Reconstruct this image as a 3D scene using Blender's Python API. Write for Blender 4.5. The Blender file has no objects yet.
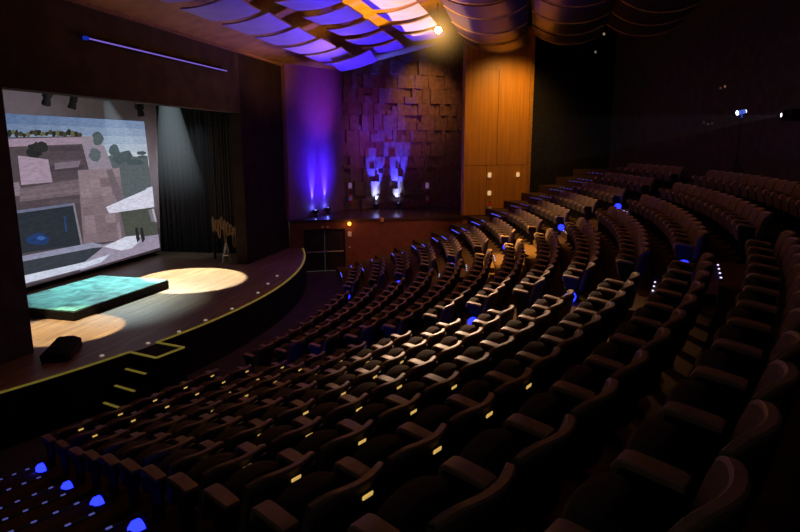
import bpy, bmesh, math, random
from mathutils import Vector, Matrix
random.seed(7)
sc = bpy.context.scene
C = sc.collection
rad = math.radians

# ------------------------------------------------------------------ camera (eye at the origin, 1.7 m above the tier it stands on)
FPX = 615.0
PITCH = math.atan(121 / FPX)
YAW = math.atan(140 * math.cos(PITCH) / FPX)
FW = Vector((math.cos(YAW) * math.cos(PITCH), math.sin(YAW) * math.cos(PITCH), -math.sin(PITCH)))
RT = Vector((math.sin(YAW), -math.cos(YAW), 0))
UP = RT.cross(FW)
cam = bpy.data.cameras.new('camera')
cam.sensor_width = 36; cam.lens = 36 * FPX / 800; cam.clip_start = .02; cam.clip_end = 200
cam_o = bpy.data.objects.new('camera', cam)
M3 = Matrix((RT, UP, -FW)).transposed()
cam_o.matrix_world = M3.to_4x4()
C.objects.link(cam_o); sc.camera = cam_o

def ray(x, y): return FW + RT * ((x - 400) / FPX) + UP * ((266 - y) / FPX)
def at_z(x, y, z): r = ray(x, y); return r * (z / r.z)
def at_y(x, y, Y): r = ray(x, y); return r * (Y / r.y)
def at_plane(x, y, p, n): r = ray(x, y); return r * (p.dot(n) / r.dot(n))
def px(P): d = P.dot(FW); return (400 + FPX * P.dot(RT) / d, 266 - FPX * P.dot(UP) / d, d)

# ------------------------------------------------------------------ materials
def lin(r, g, b):
    f = lambda c: (c / 255 / 12.92) if c / 255 <= .04045 else ((c / 255 + .055) / 1.055) ** 2.4
    return (f(r), f(g), f(b), 1)
MATS = {}
def mat(name, col, rough=.7, metal=0., noise=.25, scale=8., spec=.3, bump=0., coat=0.):
    if name in MATS: return MATS[name]
    m = bpy.data.materials.new(name); m.use_nodes = True
    nt = m.node_tree; b = nt.nodes['Principled BSDF']
    b.inputs['Roughness'].default_value = rough; b.inputs['Metallic'].default_value = metal
    b.inputs['Specular IOR Level'].default_value = spec
    if coat: b.inputs['Coat Weight'].default_value = coat
    tc = nt.nodes.new('ShaderNodeTexCoord'); nz = nt.nodes.new('ShaderNodeTexNoise')
    nz.inputs['Scale'].default_value = scale; nz.inputs['Detail'].default_value = 4
    nt.links.new(tc.outputs['Object'], nz.inputs['Vector'])
    rp = nt.nodes.new('ShaderNodeValToRGB')
    c = Vector(col[:3])
    rp.color_ramp.elements[0].color = (*(c * (1 - noise)), 1); rp.color_ramp.elements[1].color = (*(c * (1 + noise)), 1)
    rp.color_ramp.elements[0].position = .3; rp.color_ramp.elements[1].position = .7
    nt.links.new(nz.outputs['Fac'], rp.inputs['Fac']); nt.links.new(rp.outputs['Color'], b.inputs['Base Color'])
    if bump:
        bp = nt.nodes.new('ShaderNodeBump'); bp.inputs['Strength'].default_value = bump
        nt.links.new(nz.outputs['Fac'], bp.inputs['Height']); nt.links.new(bp.outputs['Normal'], b.inputs['Normal'])
    MATS[name] = m; return m
def emit(name, col, s):
    if name in MATS: return MATS[name]
    m = bpy.data.materials.new(name); m.use_nodes = True; nt = m.node_tree; nt.nodes.clear()
    e = nt.nodes.new('ShaderNodeEmission'); o = nt.nodes.new('ShaderNodeOutputMaterial')
    e.inputs['Color'].default_value = (*col[:3], 1); e.inputs['Strength'].default_value = s
    nt.links.new(e.outputs[0], o.inputs[0]); MATS[name] = m; return m
def planks(name, c1, c2, w, l, rough, rot=0., spec=.4, plane='xy'):
    m = bpy.data.materials.new(name); m.use_nodes = True; nt = m.node_tree; b = nt.nodes['Principled BSDF']
    tc = nt.nodes.new('ShaderNodeTexCoord'); mp = nt.nodes.new('ShaderNodeMapping')
    nt.links.new(tc.outputs['Object'], mp.inputs['Vector'])
    mp.inputs['Rotation'].default_value = (0, 0, rot) if plane == 'xy' else (rad(90), 0, rot)
    br = nt.nodes.new('ShaderNodeTexBrick'); nt.links.new(mp.outputs[0], br.inputs['Vector'])
    br.inputs['Color1'].default_value = c1; br.inputs['Color2'].default_value = c2
    br.inputs['Mortar'].default_value = tuple(x * .25 for x in c1[:3]) + (1,)
    br.inputs['Scale'].default_value = 1; br.inputs['Mortar Size'].default_value = .008
    br.inputs['Brick Width'].default_value = l; br.inputs['Row Height'].default_value = w
    nz = nt.nodes.new('ShaderNodeTexNoise'); nz.inputs['Scale'].default_value = 1.2; nz.inputs['Detail'].default_value = 6
    mp2 = nt.nodes.new('ShaderNodeMapping'); mp2.inputs['Scale'].default_value = (1, 9, 1)
    nt.links.new(mp.outputs[0], mp2.inputs['Vector']); nt.links.new(mp2.outputs[0], nz.inputs['Vector'])
    mx = nt.nodes.new('ShaderNodeMix'); mx.data_type = 'RGBA'; mx.blend_type = 'MULTIPLY'; mx.inputs['Factor'].default_value = .7
    rp = nt.nodes.new('ShaderNodeValToRGB'); rp.color_ramp.elements[0].position = .3; rp.color_ramp.elements[1].position = .7
    rp.color_ramp.elements[0].color = (.45, .45, .45, 1); rp.color_ramp.elements[1].color = (1.2, 1.2, 1.2, 1)
    nt.links.new(nz.outputs['Fac'], rp.inputs['Fac'])
    nt.links.new(br.outputs['Color'], mx.inputs['A']); nt.links.new(rp.outputs['Color'], mx.inputs['B'])
    nt.links.new(mx.outputs['Result'], b.inputs['Base Color'])
    b.inputs['Roughness'].default_value = rough; b.inputs['Specular IOR Level'].default_value = spec
    MATS[name] = m; return m

m_black = mat('matte black', (.022, .021, .021), .9, spec=.1)
m_blackwall = mat('black painted wall', (.07, .060, .054), .9, scale=3, spec=.1)
m_header = mat('dark brown proscenium wall', (.07, .05, .038), .85, scale=2, spec=.1)
m_drape = mat('black velvet drape', (.036, .034, .036), .95, scale=30, spec=.05)
m_carpet = mat('brown aisle carpet', (.085, .05, .02), .95, scale=40, bump=.2, spec=.03)
m_pit = mat('dark hall floor', (.045, .036, .034), .8, scale=5, spec=.2)
m_fabric = mat('brown grey seat upholstery', (.17, .125, .10), .9, scale=60, noise=.15, bump=.15, spec=.1)
m_fabric2 = mat('dark seat cushion fabric', (.085, .066, .057), .9, scale=60, noise=.15, spec=.1)
m_arm = mat('tan armrest pad', (.30, .20, .135), .5, scale=20, noise=.15, spec=.35)
m_std = mat('black seat standard', (.02, .018, .017), .6, spec=.2)
m_shell = mat('black back shell', (.04, .038, .037), .55, spec=.25)
m_plate_glint = mat('brass number plate', (.75, .52, .16), .35, 1., scale=4)
nt = m_plate_glint.node_tree; b = nt.nodes['Principled BSDF']; b.inputs['Emission Color'].default_value = (1, .62, .16, 1); b.inputs['Emission Strength'].default_value = .55  # reflected glint painted into the plate as emission
m_plate_unlit = mat('unlit brass number plate', (.30, .17, .07), .45, 1., scale=4)  # darker copy for the plates without the painted glint
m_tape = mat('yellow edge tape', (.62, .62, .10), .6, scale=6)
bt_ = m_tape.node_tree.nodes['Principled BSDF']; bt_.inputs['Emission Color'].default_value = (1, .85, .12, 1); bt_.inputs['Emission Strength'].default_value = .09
m_metal = mat('grey steel', (.35, .34, .33), .35, .9, scale=10)
m_white = mat('white plastic', (.8, .78, .72), .5)
m_stud = mat('pale floor stud', (.8, .75, .65), .5)
bt_ = m_stud.node_tree.nodes['Principled BSDF']; bt_.inputs['Emission Color'].default_value = (1, .8, .6, 1); bt_.inputs['Emission Strength'].default_value = .25
m_red = mat('red enamel', (.65, .02, .015), .35)
m_rope = mat('tan rope', (.36, .24, .13), .9, scale=60)
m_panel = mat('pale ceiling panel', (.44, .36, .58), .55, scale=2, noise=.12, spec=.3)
m_panel_shade = mat('shade-dark varnished ceiling panel', (.055, .03, .032), .3, scale=3, spec=.5)
m_slab = mat('ochre ceiling slab', (.36, .20, .035), .85, scale=2)
m_ceil_dark = mat('dark ceiling', (.07, .058, .05), .9, scale=2)
m_dado = mat('reddish brown wall panelling', (.17, .055, .03), .6, scale=4, noise=.18)
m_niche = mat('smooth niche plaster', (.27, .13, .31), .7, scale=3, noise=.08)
m_blocks = mat('brown wood block wall', (.22, .12, .075), .5, scale=5, noise=.35, spec=.35)
m_orange = mat('orange wood panel wall', (.54, .235, .028), .42, noise=.16, scale=1.0, spec=.35)
n_ = m_orange.node_tree; mp_ = n_.nodes.new('ShaderNodeMapping'); mp_.inputs['Scale'].default_value = (9, 9, .5)
tx_ = [q for q in n_.nodes if q.type == 'TEX_COORD'][0]; nn_ = [q for q in n_.nodes if q.type == 'TEX_NOISE'][0]
n_.links.new(tx_.outputs['Object'], mp_.inputs[0]); n_.links.new(mp_.outputs[0], nn_.inputs['Vector'])
m_stage = planks('worn stage boards', (.36, .235, .135, 1), (.25, .16, .095, 1), .12, 2.6, .42, 0, .45)
m_led_blue = emit('blue step lens', (.012, .02, 1), 4.0)
m_led_white = emit('white step diode', (.75, .7, 1), 1.5)
m_led_ice = emit('blue white step diode', (.10, .13, 1), 1.5)
m_led_dim = emit('dim blue white step diode', (.25, .25, 1), .28)
m_uplens = emit('blue uplight lens', (.35, .45, 1), 6)
m_warm = emit('warm lamp filament', (1, .62, .2), 60)

# ------------------------------------------------------------------ mesh helpers
class MB:
    def __init__(s): s.v = []; s.f = []
    def add(s, vs, fs):
        n = len(s.v); s.v += [tuple(v) for v in vs]; s.f += [tuple(i + n for i in f) for f in fs]
    def box(s, a, b, M=None, bev=0.):
        bm = bmesh.new(); bmesh.ops.create_cube(bm, size=1)
        a = Vector(a); b = Vector(b)
        for v in bm.verts: v.co = Vector(((a.x + b.x) / 2 + v.co.x * (b.x - a.x), (a.y + b.y) / 2 + v.co.y * (b.y - a.y), (a.z + b.z) / 2 + v.co.z * (b.z - a.z)))
        if bev: bmesh.ops.bevel(bm, geom=bm.edges[:], offset=bev, segments=2, affect='EDGES')
        s.bm(bm, M); return s
    def bm(s, bm, M=None):
        if M: bm.transform(M)
        bm.verts.index_update()
        s.add([v.co.copy() for v in bm.verts], [[v.index for v in f.verts] for f in bm.faces]); bm.free()
    def cyl(s, p, q, r, r2=None, n=10):
        p = Vector(p); q = Vector(q); r2 = r if r2 is None else r2
        z = (q - p).normalized(); x = z.orthogonal().normalized(); y = z.cross(x)
        vs = []
        for c, rr in ((p, r), (q, r2)):
            for i in range(n):
                a = 2 * math.pi * i / n; vs.append(c + x * (math.cos(a) * rr) + y * (math.sin(a) * rr))
        fs = [[i, (i + 1) % n, n + (i + 1) % n, n + i] for i in range(n)] + [list(range(n))[::-1], list(range(n, 2 * n))]
        s.add(vs, fs); return s
    def tube(s, pts, r, n=8, closed=False):
        pts = [Vector(p) for p in pts]; m = len(pts); vs = []; up = None
        for i, p in enumerate(pts):
            a = pts[(i - 1) % m] if (closed or i) else p; b_ = pts[(i + 1) % m] if (closed or i < m - 1) else p
            t = (b_ - a).normalized()
            x = t.orthogonal().normalized() if up is None else (up - t * up.dot(t)).normalized()
            up = x; y = t.cross(x)
            for k in range(n):
                an = 2 * math.pi * k / n; vs.append(p + x * math.cos(an) * r + y * math.sin(an) * r)
        fs = []
        for i in range(m if closed else m - 1):
            j = (i + 1) % m
            for k in range(n): fs.append([i * n + k, i * n + (k + 1) % n, j * n + (k + 1) % n, j * n + k])
        if not closed: fs += [list(range(n))[::-1], list(range((m - 1) * n, m * n))]
        s.add(vs, fs); return s
    def lathe(s, prof, n=16, M=None):
        vs = []; M = M or Matrix()
        for r, z in prof:
            for i in range(n):
                a = 2 * math.pi * i / n; vs.append(M @ Vector((r * math.cos(a), r * math.sin(a), z)))
        fs = [[j * n + i, j * n + (i + 1) % n, (j + 1) * n + (i + 1) % n, (j + 1) * n + i] for j in range(len(prof) - 1) for i in range(n)]
        fs += [list(range(n))[::-1], list(range((len(prof) - 1) * n, len(prof) * n))]
        s.add(vs, fs); return s
    def loft(s, loops, cap=True):
        n = len(loops[0]); vs = [p for l in loops for p in l]
        fs = [[j * n + i, j * n + (i + 1) % n, (j + 1) * n + (i + 1) % n, (j + 1) * n + i] for j in range(len(loops) - 1) for i in range(n)]
        if cap: fs += [list(range(n))[::-1], list(range((len(loops) - 1) * n, len(loops) * n))]
        s.add(vs, fs); return s
    def quad(s, *p): s.add(p, [list(range(len(p)))]); return s
    def mesh(s, name, m, smooth=False):
        me = bpy.data.meshes.new(name); me.from_pydata(s.v, [], s.f); me.update()
        bm = bmesh.new(); bm.from_mesh(me); bmesh.ops.recalc_face_normals(bm, faces=bm.faces); bm.to_mesh(me); bm.free()
        if smooth:
            me.polygons.foreach_set('use_smooth', [True] * len(me.polygons)); me.set_sharp_from_angle(angle=rad(40))
        me.materials.append(m); return me
    def build(s, name, m, parent=None, smooth=False):
        return link(name, s.mesh(name, m, smooth), parent)
def link(name, me, parent=None):
    o = bpy.data.objects.new(name, me); C.objects.link(o)
    if parent: o.parent = parent
    return o
def tag(o, label, cat, group=None, kind=None):
    o['label'] = label; o['category'] = cat
    if group: o['group'] = group
    if kind: o['kind'] = kind
    return o
def thing(name, label, cat, M=None, group=None):
    o = bpy.data.objects.new(name, None); o.empty_display_size = .1; C.objects.link(o)
    if M is not None: o.matrix_world = M
    return tag(o, label, cat, group)
def struct(name, mb, m, smooth=False, parent=None):
    o = mb.build(name, m, parent, smooth)
    if not parent: o['kind'] = 'structure'
    return o
def copy_tree(o, parent=None):
    c = o.copy(); C.objects.link(c)
    if parent: c.parent = parent
    for ch in o.children: copy_tree(ch, c)
    return c
ORD = ['zeroth', 'first', 'second', 'third', 'fourth', 'fifth', 'sixth', 'seventh', 'eighth', 'ninth', 'tenth', 'eleventh', 'twelfth',
       'thirteenth', 'fourteenth', 'fifteenth', 'sixteenth', 'seventeenth', 'eighteenth', 'nineteenth', 'twentieth', 'twenty-first', 'twenty-second', 'twenty-third', 'twenty-fourth']
def light(name, kind, loc, power, col, target=None, size=.1, angle=45, blend=.3):
    l = bpy.data.lights.new(name, kind); l.energy = power; l.color = col
    if kind == 'SPOT': l.spot_size = rad(angle); l.spot_blend = blend; l.shadow_soft_size = size
    elif kind == 'AREA': l.size = size
    else: l.shadow_soft_size = size
    o = bpy.data.objects.new(name, l); C.objects.link(o); o.location = loc
    if target is not None: o.rotation_euler = (Vector(target) - Vector(loc)).to_track_quat('-Z', 'Y').to_euler()
    return o
def frame(loc, fwd, up=(0, 0, 1)):     # local +y = fwd, +z = up
    y = Vector(fwd).normalized(); x = y.cross(Vector(up)).normalized(); z = x.cross(y)
    M = Matrix((x, y, z)).transposed().to_4x4(); M.translation = Vector(loc); return M

# ------------------------------------------------------------------ hall geometry: everything is concentric about the stage centre
CX, CY = 16.5, 27.55
ZS = -4.5                        # stage floor
R_STAGE = 19.62
K0, K1 = -2, 10                  # rows of seats, front to back
def RK(k): return 23.4 + .9 * k
def ZF(k):                       # tier level of row k
    return -4.94 + (.316 * k + .0026 * k * k if k >= 0 else .24 * k)
def P(R, th, z=0.): return Vector((CX + R * math.cos(rad(th)), CY + R * math.sin(rad(th)), z))
def T0(k): return max(-114.2 - .48 * k, -117.8)      # the near block's end slants along the aisle under the camera
TH = dict(D=(-121, -113.2), A=(-103.7, -100.7), B=(-84.1, -81.0), C=(-69.6, -66.4))
TW = -63.0                       # far side wall, a radial plane
U = Vector((math.cos(rad(TW)), math.sin(rad(TW)), 0)); N = Vector((-math.sin(rad(TW)), math.cos(rad(TW)), 0))
def W(R, o=0., z=0.): return Vector((CX, CY, 0)) + U * R + N * o + Vector((0, 0, z))
TL = -125.0                      # near side wall

def sector(mb, r0, r1, t0, t1, z0, z1, step=1.2):
    n = max(1, int(abs(t1 - t0) / step)); loops = []
    for i in range(n + 1):
        t = t0 + (t1 - t0) * i / n
        loops.append([P(r0, t, z0), P(r1, t, z0), P(r1, t, z1), P(r0, t, z1)])
    mb.loft(loops)

floor = MB()
ZB = -7.5
ff = MB(); sector(ff, R_STAGE - .1, RK(K0) - .55, TL, TW, ZB, ZF(K0) - .16); struct('floor_front', ff, m_blackwall)
for k in range(K0, K1 + 2):
    r0, r1 = RK(k) - .55, RK(k) + .35
    if k == K1 + 1: r1 = RK(k) + 1.2
    sector(floor, r0, r1, TL, TW, ZB, ZF(k))
    if k <= K1:
        for nm, a in TH.items():
            if nm == 'D': a = (T0(k) - 2.9, T0(k) + .4)
            sector(floor, RK(k) - .1, RK(k) + .36, a[0], a[1], ZF(k) - .05, (ZF(k) + ZF(k + 1)) / 2 if nm != 'C' else ZF(k) + .29)
struct('floor', floor, m_carpet)

# ------------------------------------------------------------------ stage
st = MB(); loops = []
ts = [-122 + i * (122 - 57) / 52 for i in range(53)]
top = [P(R_STAGE, t, ZS) for t in ts]
stage_pts = top + [Vector((31, 10.9, ZS)), Vector((31, 18.5, ZS)), Vector((3, 18.5, ZS)), Vector((3, 11, ZS))]
low = [p + Vector((0, 0, -.1)) for p in stage_pts]
st.loft([low, stage_pts])
struct('stage_floor', st, m_stage)
sf = MB(); sector(sf, R_STAGE - .25, R_STAGE + .004, -122, TW, ZB, ZS - .004); struct('wall_stage_front', sf, m_black)
tp = MB()
la, lb = -103.1, -98.6                       # small landing that juts out of the stage edge (angles found from its corners)
def tape(mb, pts, w=.065, h=.022):
    for a, b_ in zip(pts, pts[1:]):
        d = (b_ - a).normalized(); s = Vector((-d.y, d.x, 0)) * w / 2
        mb.loft([[a - s, a + s, a + s + Vector((0, 0, h)), a - s + Vector((0, 0, h))], [b_ - s, b_ + s, b_ + s + Vector((0, 0, h)), b_ - s + Vector((0, 0, h))]])
q1, q2, q3, q4 = (at_z(x, y, ZS) for x, y in ((137, 354), (152, 360), (180.5, 350), (166, 344.5)))
ang = lambda p: math.degrees(math.atan2(p.y - CY, p.x - CX))
rl = math.hypot(q2.x - CX, q2.y - CY)
e1 = [P(R_STAGE - .05, -122 + i * (ang(q1) + 122) / 14, ZS) for i in range(15)]
e2 = [P(R_STAGE - .05, ang(q4) + i * (-63.2 - ang(q4)) / 30, ZS) for i in range(31)]
land = MB()
sector(land, R_STAGE - .05, rl + .03, ang(q1), ang(q4), ZS - .9, ZS - .001, .5)
struct('trim_1', land, m_black)
tape(tp, e1 + [P(rl, ang(q1), ZS), P(rl, ang(q4), ZS)] + e2)
struct('trim_2', tp, m_tape)
# steps down to the hall floor, sideways beside the landing
stp = thing('stage_steps', 'short dark flight of steps with yellow edges from the stage landing to the hall floor', 'steps')
for i in range(3):
    a0 = ang(q1) - .85 - i * .85; z = ZS - .28 * (i + 1)
    b_ = MB(); sector(b_, R_STAGE + .02, rl + .02, a0, a0 + .85, ZF(K0) - .2, z, .5); b_.build('tread', m_black, stp)
    n_ = MB(); tape(n_, [P(R_STAGE + .12, a0 + .1, z), P(rl - .05, a0 + .1, z)], .06); n_.build('nosing', m_tape, stp)

# proscenium wall, header, piers
YP = 10.75
zh = at_y(90, 98.5, YP + .45).z; zc = at_y(200, 40, YP).z
XL, XR = 10.92, 21.35
wl = W(19.05)
pr = MB()
pr.box((XL, YP, zh), (XR, YP + .45, 6)); struct('wall_proscenium_header', pr, m_header)
pr = MB(); pr.box((3, YP, ZB), (XL, YP + .45, 6)); struct('wall_proscenium_left', pr, m_blackwall)
pr = MB(); pr.box((XR, YP, ZB), (wl.x + .3, YP + .45, 6)); struct('wall_proscenium_right', pr, mat('near black brown pier', (.03, .02, .017), .9, scale=2, spec=.1))
# stage house
sh = MB(); sh.box((3, 18.4, ZB), (31, 18.6, 6)); struct('wall_stage_back', sh, m_black)
sh = MB(); sh.box((3, YP, 5.6), (31, 18.6, 5.8)); struct('ceiling_stage', sh, m_black)

def drape(name, a, b_, z0, z1, n, amp, m):
    mb = MB(); a = Vector(a); b_ = Vector(b_); d = b_ - a; s = Vector((-d.y, d.x, 0)).normalized(); k = n * 8; rows = []
    for z in (z0, (z0 + z1) / 2, z1):
        rows.append([Vector((*(a + d * (i / k) + s * amp * (math.sin(i / 8 * 2 * math.pi) + .4 * math.sin(i * .37)))[:2], z)) for i in range(k + 1)])
    vs = [p for r in rows for p in r]; w = k + 1
    mb.add(vs, [[j * w + i, j * w + i + 1, (j + 1) * w + i + 1, (j + 1) * w + i] for j in range(2) for i in range(k)])
    return mb.build(name, m, None, True)
tag(drape('stage_curtain', (23.3, 17.3, 0), (23.3, 11.4, 0), ZS + .02, 4.5, 26, .07, m_drape), 'black pleated side curtain right of the projection screen, grazed by a pale beam', 'curtain')
tag(drape('stage_curtain', (5, 17.6, 0), (22.7, 17.6, 0), ZS + .02, 4.5, 60, .07, m_black), 'black backdrop curtain hanging behind the projection screen', 'curtain')

# projection screen
YSc = 15.3
PR = [at_y(x, y, YSc) for x, y in ((158, 108), (160.5, 247.5))]
xr = PR[1].x; zt = at_y(80, 100, YSc).z + .35; zb = at_y(80, 272, YSc).z - .02
scr = thing('projection_screen', 'large pale projection screen showing a concrete house and pool, at the back of the stage', 'screen', Matrix.Translation((16.5, YSc, ZS)))
inv = Matrix.Translation((-16.5, -YSc, -ZS))
def rel(p): return inv @ Vector(p)
xt = at_y(156.5, 108, YSc).x
cl = MB(); cl.loft([[rel(p) for p in ((10.4, y, zb), (xr, y, zb), (xt, y, zt), (10.4, y, zt))] for y in (YSc, YSc + .03)])
m_cloth = mat('grey screen cloth', (.5, .44, .48), .8, scale=3, noise=.1)
cl.build('screen_cloth', m_cloth, scr)
cl = MB(); cl.box(rel((10.3, YSc + .03, zb - .06)), rel((xr + .05, YSc + .09, zb + .02))); cl.cyl(rel((13, YSc + .06, zb)), rel((13, YSc + .06, ZS)), .03); cl.cyl(rel((20, YSc + .06, zb)), rel((20, YSc + .06, ZS)), .03)
cl.build('bottom_batten', m_black, scr)
# the projected picture: flat coloured areas on the cloth
def blob(cx, cy, rx, ry, n=14, j=.18, seed=1):
    r = random.Random(seed); return [(cx + rx * math.cos(2 * math.pi * i / n) * (1 + r.uniform(-j, j)), cy + ry * math.sin(2 * math.pi * i / n) * (1 + r.uniform(-j, j))) for i in range(n)]
PIC = []
PICX = 0
def pa(col, pts, hw=None): PIC.append((col, pts))
# sky (gradient strips), from the top
TLx, TRp, BRp = (-27, 111.5), (143.5, 121.5), (157.5, 247.5); BLp = (-10, 296)
def bil(u, v):
    a = (TLx[0] + (TRp[0] - TLx[0]) * u, TLx[1] + (TRp[1] - TLx[1]) * u); b_ = (BLp[0] + (BRp[0] - BLp[0]) * u, BLp[1] + (BRp[1] - BLp[1]) * u)
    return (a[0] + (b_[0] - a[0]) * v, a[1] + (b_[1] - a[1]) * v)
for i in range(8):
    for j in range(6):
        u, v = i / 8, j / 6 * .36
        t = j / 5; s = i / 7
        col = (84 + 34 * s + 84 * t, 106 + 30 * s + 74 * t, 142 + 26 * s + 48 * t)
        pa(col, [bil(u, v), bil(u + .125, v), bil(u + .125, v + .061), bil(u, v + .061)])
pa((78, 68, 74), [(-25, 138), (82, 136), (112, 172), (124, 240), (80, 262), (-10, 296)])           # house mass
pa((88, 96, 99), [(100, 160), (112, 154), (147, 158), (151, 188), (120, 206), (108, 185)])          # trees on the hill
for i, (cx, cy, rx, ry) in enumerate([(97, 139, 5.5, 7), (113.5, 150, 5.5, 6), (125, 156, 6, 6), (141, 153, 4.8, 2), (142, 157, 5.5, 1.6), (134, 162, 9, 3), (119, 158, 7, 6)]): pa((72, 84, 88), blob(cx, cy, rx, ry, seed=i))
pa((141, 157), [(0, 0)]) if False else None
pa((141, 130, 144), [(79, 136), (91, 136.5), (104, 147), (112, 169), (102, 171), (88, 170)])        # sloping tower
pa((88, 98, 102), blob(94, 155, 6, 7, seed=21)); pa((80, 92, 94), blob(97, 140, 4.5, 6, seed=22))
for i in range(26): pa([(46, 46, 40), (66, 62, 46), (38, 42, 38), (96, 92, 62)][i % 4], blob(-14 + i * 3.7, 133.5 + random.uniform(-1.4, 1.6), 2.4, 2.8 + random.uniform(-.8, 1.4), 8, .3, i))
pa((150, 130, 148), [(-25, 139.5), (80, 137), (80.5, 144), (-24, 148)])                              # parapet
for i in range(9):
    y0 = 147 + i * 6.6
    pa((70 + (i % 3) * 9, 60 + (i % 3) * 8, 67 + (i % 3) * 8), [(48, y0), (79 + i, y0 - 1), (80 + i, y0 + 3.4), (48, y0 + 4.6)])
pa((120, 105, 119), [(53, 163), (79, 160.5), (77, 167), (53, 169.5)])
pa((40, 40, 42), blob(33, 151, 9, 8, 14, .25, 31)); pa((44, 44, 44), blob(40, 147, 8, 5, 12, .25, 32))
pa((156, 136, 154), [(16, 155.5), (46.5, 159.5), (50.8, 182), (19.5, 185)])                          # pale slab
pa((128, 112, 124), [(8, 183), (17, 182), (21, 196), (12, 196)])
for i in range(5): pa((108 + 8 * (i % 2), 92 + 8 * (i % 2), 100 + 7 * (i % 2)), [(18, 199 - i * 2.6), (84, 190 - i * 3), (84, 193.6 - i * 3), (18, 202 - i * 2.6)])
rr = random.Random(5)
pa((124, 107, 114), [(76, 170), (103, 169), (116, 205), (121, 240), (82, 244)])
for r_ in range(8):                                                                                    # block work of the lower house
    for c_ in range(4):
        x0 = 76 + c_ * 10.5 + r_ * 1.2; y0 = 171 + r_ * 9 - c_ * .8
        if y0 < 200 + c_ * 13 + 34 and x0 < 112 + r_ * 1.4:
            s = rr.uniform(-13, 13); pa((130 + s, 112 + s, 119 + s), [(x0, y0), (x0 + 10.2, y0 - .9), (x0 + 11.2, y0 + 7.9), (x0 + 1, y0 + 8.8)])
pa((108, 96, 104), [(104, 170), (110, 169), (124, 205), (126, 238), (120, 240), (116, 205)])
pa((76, 78, 72), [(118, 211), (152, 206), (156.5, 235), (124, 238)])                                  # under the awning
pa((206, 206, 224), [(103.8, 207), (144, 189.5), (144.5, 188), (150.4, 186.5), (152.5, 207), (107, 213.3)])
pa((120, 112, 120), [(146, 210), (149, 209), (153, 221), (150, 222)]); pa((170, 166, 182), [(149.5, 209), (152, 208.5), (155, 222), (153, 222)])
pa((150, 140, 160), [(78, 250), (124, 239), (156.5, 234.5), (158, 247.5), (78, 271)])                 # terrace
pa((206, 208, 224), [(102, 246.5), (124, 236.5), (138.5, 235), (137, 242), (130, 248), (120, 250.5), (107, 248)])
for x in (133, 138): pa((42, 40, 42), [(x, 228), (x + 2.4, 227), (x + 5, 239), (x + 2.5, 243), (x + 1, 238)])
pa((44, 48, 56), [(-5, 213), (70, 203), (78.5, 245), (-2, 256)])                                       # big window
pa((104, 108, 134), [(-5, 213), (70, 203), (70.5, 205.5), (-5, 216)])
pa((128, 122, 132), [(70, 203), (72, 203), (80.5, 244), (78.5, 245)])
pa((38, 58, 104), blob(36, 239, 12, 6, 12, .2, 41)); pa((58, 96, 158), blob(38, 238, 5, 2, 10, .3, 42)); pa((46, 64, 106), [(61, 216), (63, 216), (65, 232), (63, 232)])
pa((140, 140, 164), [(-5, 260.5), (90, 242.5), (102, 245), (90, 248), (-4, 266)])                     # pool rim
pa((56, 60, 68), [(-4, 266), (90, 248), (101, 247), (82, 262), (0, 280)])
pa((200, 206, 224), [(-4, 281), (84, 261.5), (108, 254), (99, 262), (80, 268.5), (0, 289)])
pm = MB(); cols = []
for i, (col, pts) in enumerate(PIC):
    pm.quad(*[rel(at_y(x, y, YSc) + Vector((0, -.004 - .0006 * i, 0))) for x, y in pts]); cols.append(lin(*[max(0, c) for c in col]))
me = bpy.data.meshes.new('picture'); me.from_pydata(pm.v, [], pm.f)
ca = me.color_attributes.new('tint', 'FLOAT_COLOR', 'CORNER')
for p_, c in zip(me.polygons, cols):
    for li in p_.loop_indices: ca.data[li].color = c
m_pic = bpy.data.materials.new('projected picture'); m_pic.use_nodes = True; nt = m_pic.node_tree; nt.nodes.clear()
e = nt.nodes.new('ShaderNodeEmission'); o_ = nt.nodes.new('ShaderNodeOutputMaterial'); vc = nt.nodes.new('ShaderNodeVertexColor'); vc.layer_name = 'tint'
nz = nt.nodes.new('ShaderNodeTexNoise'); nz.inputs['Scale'].default_value = 5; nz.inputs['Detail'].default_value = 8
mp = nt.nodes.new('ShaderNodeMapping'); mp.inputs['Scale'].default_value = (1, 1, 4); tc = nt.nodes.new('ShaderNodeTexCoord')
nt.links.new(tc.outputs['Object'], mp.inputs[0]); nt.links.new(mp.outputs[0], nz.inputs['Vector'])
mr = nt.nodes.new('ShaderNodeMapRange'); mr.inputs[1].default_value = .3; mr.inputs[2].default_value = .7; mr.inputs[3].default_value = .8; mr.inputs[4].default_value = 1.15
nt.links.new(nz.outputs['Fac'], mr.inputs[0]); nt.links.new(mr.outputs[0], e.inputs['Strength'])
nt.links.new(vc.outputs['Color'], e.inputs['Color']); nt.links.new(e.outputs[0], o_.inputs[0])
me.materials.append(m_pic); link('picture', me, scr)

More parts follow.
